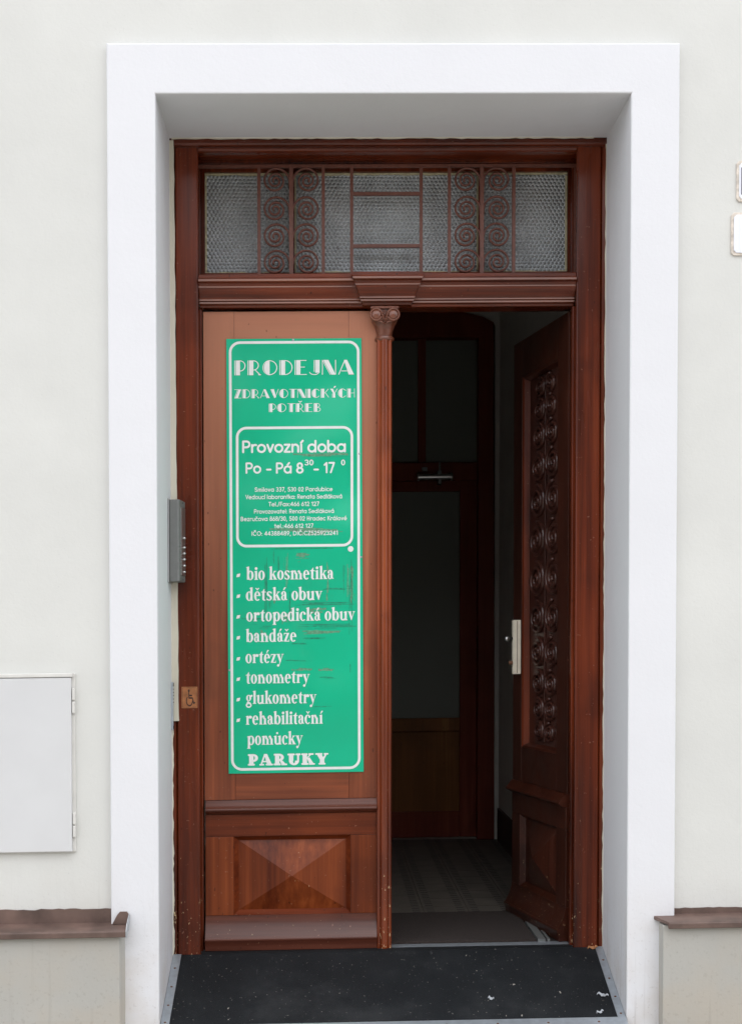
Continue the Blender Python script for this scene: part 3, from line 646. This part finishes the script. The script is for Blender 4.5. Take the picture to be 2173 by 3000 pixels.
def g_deco(ch):
    """engraved art-deco capitals: a heavy half, hair lines, and an inline"""
    p = Pen(); b = BASES.get(ch, ch); h = .055; adv = .8
    def stem(x): p.rect(x, 0, x + .045, 1); p.rect(x + .09, 0, x + .36, 1)
    if b == 'P': stem(0); p.ring(.36, .63, .34, .37, .285, .315, -90, 90); adv = .78
    elif b == 'R': stem(0); p.ring(.36, .66, .34, .34, .285, .285, -90, 90); p.stroke([(.48, .34), (.80, .0)], h, False); p.rect(.66, 0, .84, .05); adv = .88
    elif b == 'B': stem(0); p.ring(.36, .76, .26, .24, .205, .185, -90, 90); p.ring(.36, .27, .34, .27, .285, .215, -90, 90); adv = .78
    elif b == 'D': stem(0); p.ring(.36, .5, .46, .5, .405, .445, -90, 90); adv = .90
    elif b == 'O' or b == 'C':
        p.poly(*[(.44 + .36 * math.cos(R(a)), .5 + .48 * math.sin(R(a))) for a in range(90, 271, 12)])
        p.ring(.46, .5, .46, .51, .42, .47, 90, 270)
        if b == 'O': p.ring(.44, .5, .48, .5, .425, .445, -90, 90); adv = 1.0
        else: p.ring(.44, .5, .46, .5, .405, .445, 35, 90); p.ring(.44, .5, .46, .5, .405, .445, -90, -35); adv = .92
    elif b == 'E': stem(0); p.rect(.36, .95, .74, 1); p.rect(.36, .50, .64, .55); p.rect(.36, 0, .76, .05); adv = .84
    elif b == 'J': p.rect(.40, .14, .67, 1); p.rect(.31, .2, .355, 1); p.ring(.34, .22, .33, .23, .285, .18, 190, 330); adv = .76
    elif b == 'N': p.rect(.0, 0, .05, 1); p.poly((.07, 1), (.40, 1), (.86, .0), (.58, .0)); p.stroke([(.03, .98), (.52, .0)], .04, False); p.rect(.83, .0, .88, 1); adv = .96
    elif b == 'A': p.stroke([(.03, .0), (.42, .97)], h, False); p.poly((.36, 1), (.56, 1), (1.0, 0), (.66, 0)); p.rect(.2, .22, .74, .27); adv = 1.02
    elif b == 'V': p.poly((.06, 1), (.38, 1), (.60, .12), (.46, .0)); p.stroke([(.02, 1), (.44, .0)], .04, False); p.stroke([(.48, .02), (.84, 1)], h, False); adv = .88
    elif b == 'Y': p.poly((.08, 1), (.38, 1), (.56, .46), (.40, .46)); p.stroke([(.52, .46), (.82, 1)], h, False); p.rect(.36, 0, .60, .48); p.rect(.28, 0, .32, .46); adv = .86
    elif b == 'Z': p.rect(.02, .95, .72, 1); p.rect(.02, 0, .74, .05); p.poly((.10, .04), (.40, .04), (.72, .96), (.44, .96)); p.stroke([(.04, .02), (.36, .96)], .04, False); adv = .80
    elif b == 'T': p.rect(.0, .95, .80, 1); p.rect(.28, 0, .55, .96); p.rect(.20, 0, .245, .96); adv = .82
    elif b == 'I': stem(0); adv = .44
    elif b == 'K': stem(0); p.stroke([(.38, .48), (.78, .98)], h, False); p.stroke([(.46, .58), (.82, .02)], h, False); adv = .86
    elif b == 'H': stem(0); p.rect(.36, .48, .74, .53); p.rect(.72, 0, .77, 1); adv = .88
    if ACC.get(ch) == 'a': p.poly((.42, 1.08), (.54, 1.08), (.70, 1.30), (.52, 1.30))
    if ACC.get(ch) == 'c': p.poly((.22, 1.28), (.36, 1.28), (.44, 1.16), (.44, 1.06)); p.poly((.66, 1.28), (.52, 1.28), (.44, 1.16), (.44, 1.06))
    return p, adv

def text_mesh(txt, glyph, x0, x1, zb, size, y, track=0.0):
    """txt fitted between x0 and x1 on the baseline zb, facing the street at depth y"""
    gl = []; pen = 0
    for ch in txt:
        p, adv = glyph(ch); gl.append((pen, p)); pen += adv + track
    xs = [pen_ + v[0] for pen_, p in gl for vs_, _ in p.shapes for v in vs_]; a, b = min(xs), max(xs)
    sx = (x1 - x0) / (b - a); mb = MB()
    for pen_, p in gl:
        for i, (vs_, fs_) in enumerate(p.shapes):
            mb.add([(x0 + (pen_ + v[0] - a) * sx, y - i * 2.5e-5, zb + v[1] * size) for v in vs_], fs_)
    return mb

# ------------------------------------------------------------------ the sign
SY = .4355
sg = thing('shop_sign', 'tall green sign with white lettering and border, screwed to the closed door leaf', 'sign', (-.3, SY, .573))
part('board', MB().prism([(-.519, .573), (-.077, .573), (-.084, 1.989), (-.523, 1.989)], 'y', SY, SY + .004), 'green', sg, bevel=.0006)
def rrect(x0, x1, z0, z1, r, t, y, lean=0):
    pts_o, pts_i = [], []
    for cx, cz, a in ((x1 - r, z1 - r, 0), (x0 + r, z1 - r, 90), (x0 + r, z0 + r, 180), (x1 - r, z0 + r, 270)):
        for k in range(9):
            th = R(a + 90 * k / 8)
            for L, rr in ((pts_o, r), (pts_i, r - t)):
                xx, zz = cx + rr * math.cos(th), cz + rr * math.sin(th); L.append((xx - lean * (zz - z0), y, zz))
    n = len(pts_o); return MB().add(pts_o + pts_i, [(k, (k + 1) % n, n + (k + 1) % n, n + k) for k in range(n)])
TY = SY - .0006
part('border', rrect(-.511, -.087, .5825, 1.981, .036, .0085, TY, .0025), 'white', sg)
part('inner_border', rrect(-.4925, -.111, 1.3125, 1.7045, .034, .0085, TY, 0), 'white', sg)
def fx(px, py=990): return -.523 + (px - 662) * (.439 / 397) - (1 - (px - 662) / 400) * 3.9e-6 * (py - 990)        # sign layout units -> x on the board
def fz(px, py): return 1.9885 - (py - 989 - (1059 - px) * .0075) * (1.4165 / 1274.5)
def line(txt, glyph, xa, xb, yb, size_px, track=0.0):
    part('lettering', text_mesh(txt, glyph, fx(xa, yb), fx(xb, yb), fz((xa + xb) / 2, yb), size_px * .001112, TY, track), 'white', sg)
line('PRODEJNA', g_deco, 686, 1037, 1096, 43, .06)
line('ZDRAVOTNICKÝCH', g_deco, 686, 1039, 1163, 26, .03)
line('POTŘEB', g_deco, 787, 939, 1204, 25, .03)
rb = lambda c: g_round(c, .165)
rs = lambda c: g_round(c, .150)
line('Provozní doba', rb, 709, 1013, 1323, 37, .02)
line('Po', rb, 719, 765, 1384, 33, .02); line('-', rb, 779, 795, 1384, 33); line('Pá', rb, 808, 854, 1384, 33, .02); line('8', rb, 867, 889, 1384, 33)
line('30', rb, 892, 918, 1360, 17, .04); line('-', rb, 918, 934, 1384, 33); line('17', rb, 948, 981, 1383, 33, .04); line('0', rb, 999, 1011, 1360, 17)
for t_, xa, xb, yb in (('Smilova 337, 530 02 Pardubice', 746, 974, 1436.5), ('Vedoucí laborantka: Renata Sedláková', 719, 1002, 1458), ('Tel./Fax:466 612 127', 786, 935, 1479.5),
                       ('Provozovatel: Renata Sedláková', 744, 978, 1500.5), ('Bezručova 868/30, 500 02 Hradec Králové', 705, 1016, 1522), ('tel.:466 612 127', 803, 918, 1543.5), ('IČO: 44388489, DIČ:CZ525923241', 737, 989, 1565)):
    line(t_, rs, xa, xb, yb, 13.5, .05)
for t_, xa, xb, yb, bl in (('bio kosmetika', 720, 978, 1694, 1), ('dětská obuv', 720, 944, 1755, 1), ('ortopedická obuv', 721, 1040, 1815.5, 1), ('bandáže', 719, 868, 1877, 1),
                           ('ortézy', 719, 831, 1939, 1), ('tonometry', 720, 907, 1999, 1), ('glukometry', 720, 927, 2059, 1), ('rehabilitační', 719, 946, 2120, 1), ('pomůcky', 723, 887, 2180, 0)):
    line(t_, g_serif, xa, xb, yb, 26.5)
    if bl: line('-', lambda c: (Pen().poly((.0, .0), (.8, .12), (1.0, 1.0), (.2, .88)), 1), 692, 704, yb - 7, 11)
line('PARUKY', g_cooper, 726, 962, 2241, 34, .02)
part('sticker', MB().lathe([(0, -.0009), (.009, -.0009), (.0095, 0)], (fx(1027, 1605), SY - .0004, fz(1027, 1605)), 'y', 18), 'white', sg)
for px, py in ((1058, 1629), (858, 994), (1053, 1326), (672, 1960)):
    part('screw', MB().lathe([(0, -.0022), (.0022, -.002), (.0034, -.0006), (.0036, .0)], (fx(px, py), SY - .0002, fz(px, py)), 'y', 10), 'alu', sg)
# scuffs: tape residue and scratches
def scuff(rects, dens, y, thin):
    mb = MB(); i = 0
    for x0, y0, x1, y1, d in rects:
        hor = (x1 - x0) > (y1 - y0)
        for _ in range(int(d * dens)):
            if hor: l_, t_ = rnd.uniform(.15, .7) * (x1 - x0), rnd.uniform(.6, thin)
            else: l_, t_ = rnd.uniform(.6, thin), rnd.uniform(.15, .7) * (y1 - y0)
            cx, cy = rnd.uniform(x0, x1 - min(l_, x1 - x0)), rnd.uniform(y0, y1 - min(t_, y1 - y0))
            n_ = 5; top = []; bot = []
            for k in range(n_ + 1):
                f = k / n_
                if hor: top.append((cx + l_ * f, cy - t_ * .5 * rnd.uniform(.2, 1))); bot.append((cx + l_ * f, cy + t_ * .5 * rnd.uniform(.2, 1)))
                else: top.append((cx - l_ * .5 * rnd.uniform(.2, 1), cy + t_ * f)); bot.append((cx + l_ * .5 * rnd.uniform(.2, 1), cy + t_ * f))
            pl_ = top + bot[::-1]; i += 1
            mb.add([(fx(a, b), y - i * 3e-6, fz(a, b)) for a, b in pl_], [(k, k + 1, 2 * n_ - k, 2 * n_ + 1 - k) for k in range(n_)])
    return mb
c4 = lambda a, b, c, d, k: (480 + a * .438, 1600 + b * .438, 480 + c * .438, 1600 + d * .438, k)
part('tape_residue', scuff([c4(880, 40, 985, 105, 14), c4(795, 0, 850, 300, 5), c4(790, 430, 850, 530, 6), c4(1205, 90, 1290, 420, 10), c4(905, 560, 1200, 592, 14), c4(1030, 815, 1170, 842, 7), c4(850, 812, 1010, 842, 6),
    c4(960, 405, 1100, 450, 10), c4(730, 250, 760, 380, 4), c4(1090, 90, 1112, 360, 5), c4(690, -120, 1230, -95, 12), c4(700, -130, 1130, -70, 10), (857, 1325, 1020, 1340, 14), c4(640, 530, 700, 600, 4), c4(840, 400, 900, 480, 5)], .75, SY - .00015, 9), 'tape', sg, kind='stuff')
part('scratches', scuff([c4(850, 365, 1290, 392, 9), c4(1060, 272, 1270, 292, 5), c4(860, 515, 1300, 550, 10), c4(510, 476, 840, 486, 3), c4(925, 606, 1115, 620, 5), c4(800, 758, 1000, 768, 3), c4(975, 1066, 1130, 1076, 3), c4(1030, 868, 1160, 884, 4),
    c4(675, 0, 695, 500, 6), c4(730, 0, 745, 120, 4), c4(765, 0, 775, 230, 4), c4(835, 270, 850, 520, 5), c4(1200, 100, 1215, 350, 4), c4(1240, 80, 1262, 600, 6), c4(1245, 750, 1254, 850, 2), c4(600, 510, 720, 550, 5), c4(820, 640, 960, 655, 3), c4(690, 1, 1200, 22, 4), c4(650, 300, 740, 420, 3)], 1.0, SY - .0003, 3.4), 'green_scratch', sg, kind='stuff')

# ------------------------------------------------------------------ small fittings on the frame and the left reveal
ws = thing('wheelchair_sticker', 'small square wood-coloured wheelchair sticker on the left door jamb', 'sticker', (-.633, .379, .793))
part('backing', MB().box(-.666, -.6145, .3785, .3796, .793, .862), 'stick', ws)
ic = Pen(); S_ = lambda *c: ic.stroke([(c[i], c[i + 1]) for i in range(0, len(c), 2)], .085)
ic.disc(.40, .86, .085); S_(.40, .74, .42, .46, .72, .46, .84, .16, .94, .20); S_(.42, .60, .66, .60); ic.arc(.46, .30, .27, .27, 135, 350, .075)
mb = MB()
for i, (vs_, fs_) in enumerate(ic.shapes): mb.add([(-.657 + v[0] * .036, .3782 - i * 2e-5, .799 + v[1] * .058) for v in vs_], fs_)
part('wheelchair_symbol', mb, 'stickdark', ws)
fr_ = rrect(-.6635, -.617, .7955, .8595, .005, .0008, .3783); part('outline', fr_, 'stickdark', ws)

it = thing('intercom', 'grey metal door intercom with a row of small buttons on the left reveal', 'intercom', (-.68, .32, 1.198))
part('back_plate', MB().box(-.6965, -.693, .272, .378, 1.194, 1.459), 'steel', it, bevel=.001)
part('housing', MB().prism([(-.6928, .280), (-.665, .280), (-.660, .285), (-.6515, .374), (-.6928, .374)], 'z', 1.198, 1.456), 'grey', it, bevel=.0025)
def face(y, o): return -.660 + (y - .285) * (.0085 / .089) + o
fp = part('face_plate', MB().prism([(face(.300, .0004), .300), (face(.300, .0022), .300), (face(.366, .0022), .366), (face(.366, .0004), .366)], 'z', 1.218, 1.433), 'steel', it)
for z in (1.338, 1.308, 1.289, 1.270, 1.250, 1.230):
    part('button', MB().lathe([(.0042, 0), (.0042, .0025), (.003, .0042), (0, .005)], (face(.345, .002), .345, z), 'x', 12), 'steel', it, smooth=True)
for z in (1.205, 1.449):
    part('screw', MB().lathe([(.003, 0), (.003, .001), (0, .0015)], (face(.333, 0), .333, z), 'x', 8), 'dark', it)
kp = thing('strike_plate', 'narrow slotted metal plate let into the left reveal below the intercom', 'plate', (-.694, .355, .724))
part('plate', MB().box(-.6968, -.6905, .352, .3715, .724, .878), 'alu', kp, bevel=.0005)
for z in (.728, .866): part('end_hole', MB().box(-.6904, -.6898, .354, .3695, z, z + .009), 'dark', kp)
for i in range(6): part('slot', MB().box(-.6904, -.6896, .356, .370, .812 + i * .0105, .8145 + i * .0105), 'dark', kp)

# ------------------------------------------------------------------ ramp
def rz(y): return -.143 + (y - 0.0) * (.135 / .378)
rp = thing('entrance_ramp', 'sloping black gritted ramp board with grey metal edge strips before the door', 'ramp', (0, .18, -.16))
part('board', MB().prism([(.3775, rz(.3775)), (-.012, rz(-.012)), (-.012, rz(-.012) - .02), (.3775, rz(.3775) - .02)], 'x', -.6955, .7015).box(-.6065, .6065, .3776, .4275, -.03, rz(.3775) + .0004), 'black', rp)
for x0, x1 in ((-.6958, -.6695), (.6775, .7018)):
    pass; part('edge_strip', MB().prism([(.377, rz(.377) + .0025), (-.012, rz(-.012) + .0025), (-.012, rz(-.012) - .01), (.377, rz(.377) - .01)], 'x', x0, x1), 'alu', rp, bevel=.0006)
part('front_strip', MB().prism([(.001, rz(.001) + .004), (-.055, rz(-.04) - .002), (-.06, rz(-.04) - .006), (-.06, -.176), (.001, -.16)], 'x', -.6958, .7018), 'alu', rp, bevel=.001)
for x in (-.6825, .690):
    for y in (.02, .105, .20, .30):
        part('screw', MB().lathe([(0, .0042), (.003, .004), (.004, .003), (.004, 0)], (x, y, rz(y)), 'z', 8), 'rust', rp)
for i in range(9):
    x = -.6 + i * .152; part('screw', MB().lathe([(0, .0055), (.003, .005), (.004, .004), (.004, 0)], (x, -.02, rz(-.02)), 'z', 8), 'rust', rp)
def scrap(name, lb, cat, mat, x, y, L, Wd, a, grp=None):
    mb = MB(); n = 7; vs = []
    for i in range(n + 1):
        t = i / n - .5; wv = Wd * (1 - (2 * t) ** 2 * .8) * rnd.uniform(.6, 1.1); zz = .003 + .004 * abs(math.sin(i * 1.9))
        cx, cy = x + t * L * math.cos(a) - .004 * math.sin(i * 1.3) * math.sin(a), y + t * L * math.sin(a) + .004 * math.sin(i * 1.3) * math.cos(a)
        for s_ in (-.5, .5):
            px, py = cx - math.sin(a) * wv * s_, cy + math.cos(a) * wv * s_; vs.append((px, py, rz(py) + zz + (.002 if s_ > 0 else 0)))
    top = len(vs); vs += [(a_, b_, c_ - .0012) for a_, b_, c_ in vs]
    fs = [(2 * i, 2 * i + 2, 2 * i + 3, 2 * i + 1) for i in range(n)] + [(top + 2 * i, top + 2 * i + 1, top + 2 * i + 3, top + 2 * i + 2) for i in range(n)]
    mb.add(vs, fs); solo(name, mb, mat, (x, y, rz(y)), lb, cat, group=grp)
G_ = 'paper scraps on the ramp'
scrap('paper_scrap', 'small white paper scrap on the middle of the black ramp', 'litter', 'paper', .305, .103, .020, .010, -.5, G_)
scrap('paper_scrap', 'larger white paper scrap near the right edge strip of the ramp', 'litter', 'paper', .652, .110, .036, .010, -.35, G_)
scrap('paper_scrap', 'white paper scrap at the front right corner of the ramp', 'litter', 'paper', .628, .024, .024, .007, .35, G_)
scrap('dry_chip', 'orange-brown dry chip lying against the foot of the right jamb', 'litter', 'leaf', .668, .366, .034, .012, .1)

# ------------------------------------------------------------------ the dark hall
HX0, HX1, HY1, HZ = -1.15, .662, 2.98, 3.3
hf = struct('hall_floor', MB().box(HX0, HX1 + .08, .405, HY1, -.06, -.009), 'tiledark', (0, 1.7, -.02))
tile_me = None
ts = .166; k_ = 0
for i in range(8):
    for j in range(12):
        x = .575 - i * ts; y = 1.03 + j * ts
        if x - ts / 2 < HX0 or y > HY1 - .09: continue
        if tile_me is None:
            g = .0009; h_ = ts / 2 - g
            tile_me = mesh_from(MB().box(-h_, h_, -h_, h_, -.014, -.003), 'tile', 'tile', (0, 0, 0), False)
            mot = MB()
            for r in range(4):
                mot.box(-h_ + .012, -h_ + .040, -h_ + .018 + r * .038, -h_ + .032 + r * .038, -.006, -.0022)
                mot.box(h_ - .040, h_ - .012, -h_ + .018 + r * .038, -h_ + .032 + r * .038, -.006, -.0022)
            mot_me = mesh_from(mot, 'tile_motif', 'tiledark', (0, 0, 0), False)
        o = bpy.data.objects.new('tile', tile_me); col.objects.link(o); o.parent = hf; o.location = shear((x, y, 0)) - shear((0, 1.7, -.02))
        o2 = bpy.data.objects.new('tile_motif', mot_me); col.objects.link(o2); o2.parent = o
hw = struct('hall_wall', MB().box(HX1, HX1 + .08, .621, HY1, -.016, HZ), 'hallwall', (HX1, 1.7, 0))
part('skirting', MB().box(HX1 - .012, HX1 - .0005, .64, HY1 - .12, -.003, .16), 'skirt', hw)
struct('hall_wall', MB().box(HX0 - .08, HX0, .621, HY1, -.016, HZ), 'hallwall', (HX0, 1.7, 0))
aw = MB().prism([(HX0 - .08, -.05), (-.640, -.05), (-.640, 2.56)] + [(.64 * math.sin(R(a)), 2.56 + .105 * math.cos(R(a))) for a in range(-80, 81, 16)] + [(.640, 2.56), (.640, -.05), (HX1 + .08, -.05), (HX1 + .08, HZ), (HX0 - .08, HZ)], 'y', 2.90, 3.1)
struct('hall_end_wall', aw, 'hallwall', (0, 3, 0))
struct('hall_ceiling', MB().box(HX0 - .08, HX1 + .08, .621, 3.1, HZ + .001, HZ + .08), 'hallwall', (0, 1.8, HZ))
struct('back_room', MB().box(HX0 - .08, HX1 + .08, 3.9, 3.98, -.05, HZ).box(HX0 - .08, HX0, 3.1, 3.9, -.05, HZ).box(HX1, HX1 + .08, 3.1, 3.9, -.05, HZ).box(HX0, HX1, 3.1, 3.9, -.1, -.05).box(HX0, HX1, 3.1, 3.9, HZ, HZ + .05), 'hallwall', (0, 3.5, 0))

dm = thing('doormat', 'dark brown coir doormat just inside the threshold', 'doormat', (0, .72, -.01))
part('mat', MB().box(-.62, .50, .475, .985, -.0155, .0005), 'mat', dm, bevel=.003)
part('frame_strip', MB().prism([(.505, .475), (.530, .475), (.530, .985), (.505, .985)], 'z', -.0155, .0015), 'grey', dm)
part('frame_strip', MB().prism([(.537, .475), (.545, .475), (.545, .985), (.537, .985)], 'z', -.0155, .0005), 'grey', dm)

idr = thing('inner_door', 'arched inner hall door with dark frosted panes and a door closer', 'door', (0, 2.95, 0))
IY = 2.895
arch_o = [(.638 * math.sin(R(a)), 2.558 + .105 * math.cos(R(a))) for a in range(-80, 81, 16)]
arch_i = [(-.552, 2.503), (.552, 2.503)]
part('frame', MB().prism([(-.638, 0)] + arch_o + [(.638, 0), (.552, 0)] + arch_i[::-1] + [(-.552, 0)], 'y', IY - .02, IY + .10), 'indoor', idr, bevel=.004)
part('rail', MB().box(-.5515, .5515, IY + .01, IY + .07, 1.80, 1.89), 'indoor', idr, bevel=.004)
for a, b in ((-.295, -.256), (-.02, .02), (.256, .295)): part('mullion', MB().box(a, b, IY + .015, IY + .06, 1.8905, 2.52), 'indoor', idr, bevel=.003)
for a, b in ((-.5515, -.2955), (-.2555, -.0205), (.0205, .2555), (.2955, .5515)): part('glass_pane', MB().box(a, b, IY + .04, IY + .046, 1.8905, 2.50), 'inglass', idr)
for s_ in (-1, 1):
    bx = lambda a, b, y0, y1, z0, z1: MB().box(min(s_ * a, s_ * b), max(s_ * a, s_ * b), y0, y1, z0, z1)
    part('stile', bx(.467, .5505, IY + .02, IY + .06, .01, 1.799), 'indoor', idr, bevel=.003)
    part('stile', bx(.002, .09, IY + .02, IY + .06, .01, 1.799), 'indoor', idr, bevel=.003)
    part('rail', bx(.0905, .4665, IY + .02, IY + .06, 1.747, 1.799), 'indoor', idr, bevel=.003)
    part('rail', bx(.0905, .4665, IY + .015, IY + .06, .545, .611), 'indoor_p', idr, bevel=.003)
    part('rail', bx(.0905, .4665, IY + .02, IY + .06, .01, .14), 'indoor', idr, bevel=.003)
    part('glass_pane', bx(.0905, .4665, IY + .04, IY + .046, .6115, 1.7465), 'inglass', idr)
    part('panel', bx(.0905, .4665, IY + .035, IY + .055, .1405, .5445), 'indoor_p', idr)
dc = part('door_closer', MB().lathe([(0, -.088), (.018, -.088), (.020, -.083), (.020, -.078), (.015, -.076), (.015, .076), (.020, .078), (.020, .083), (.018, .088), (0, .088)], (.336, IY - .045, 1.811), 'x', 16), 'steel', idr, smooth=False, label='tubular steel door closer')
part('bracket', MB().box(.35, .368, IY - .055, IY + .015, 1.775, 1.84).box(.275, .30, IY - .02, IY + .012, 1.845, 1.862).tube([(.36, IY - .04, 1.84), (.36, IY - .04, 1.885)], .005, 8), 'grey', dc)
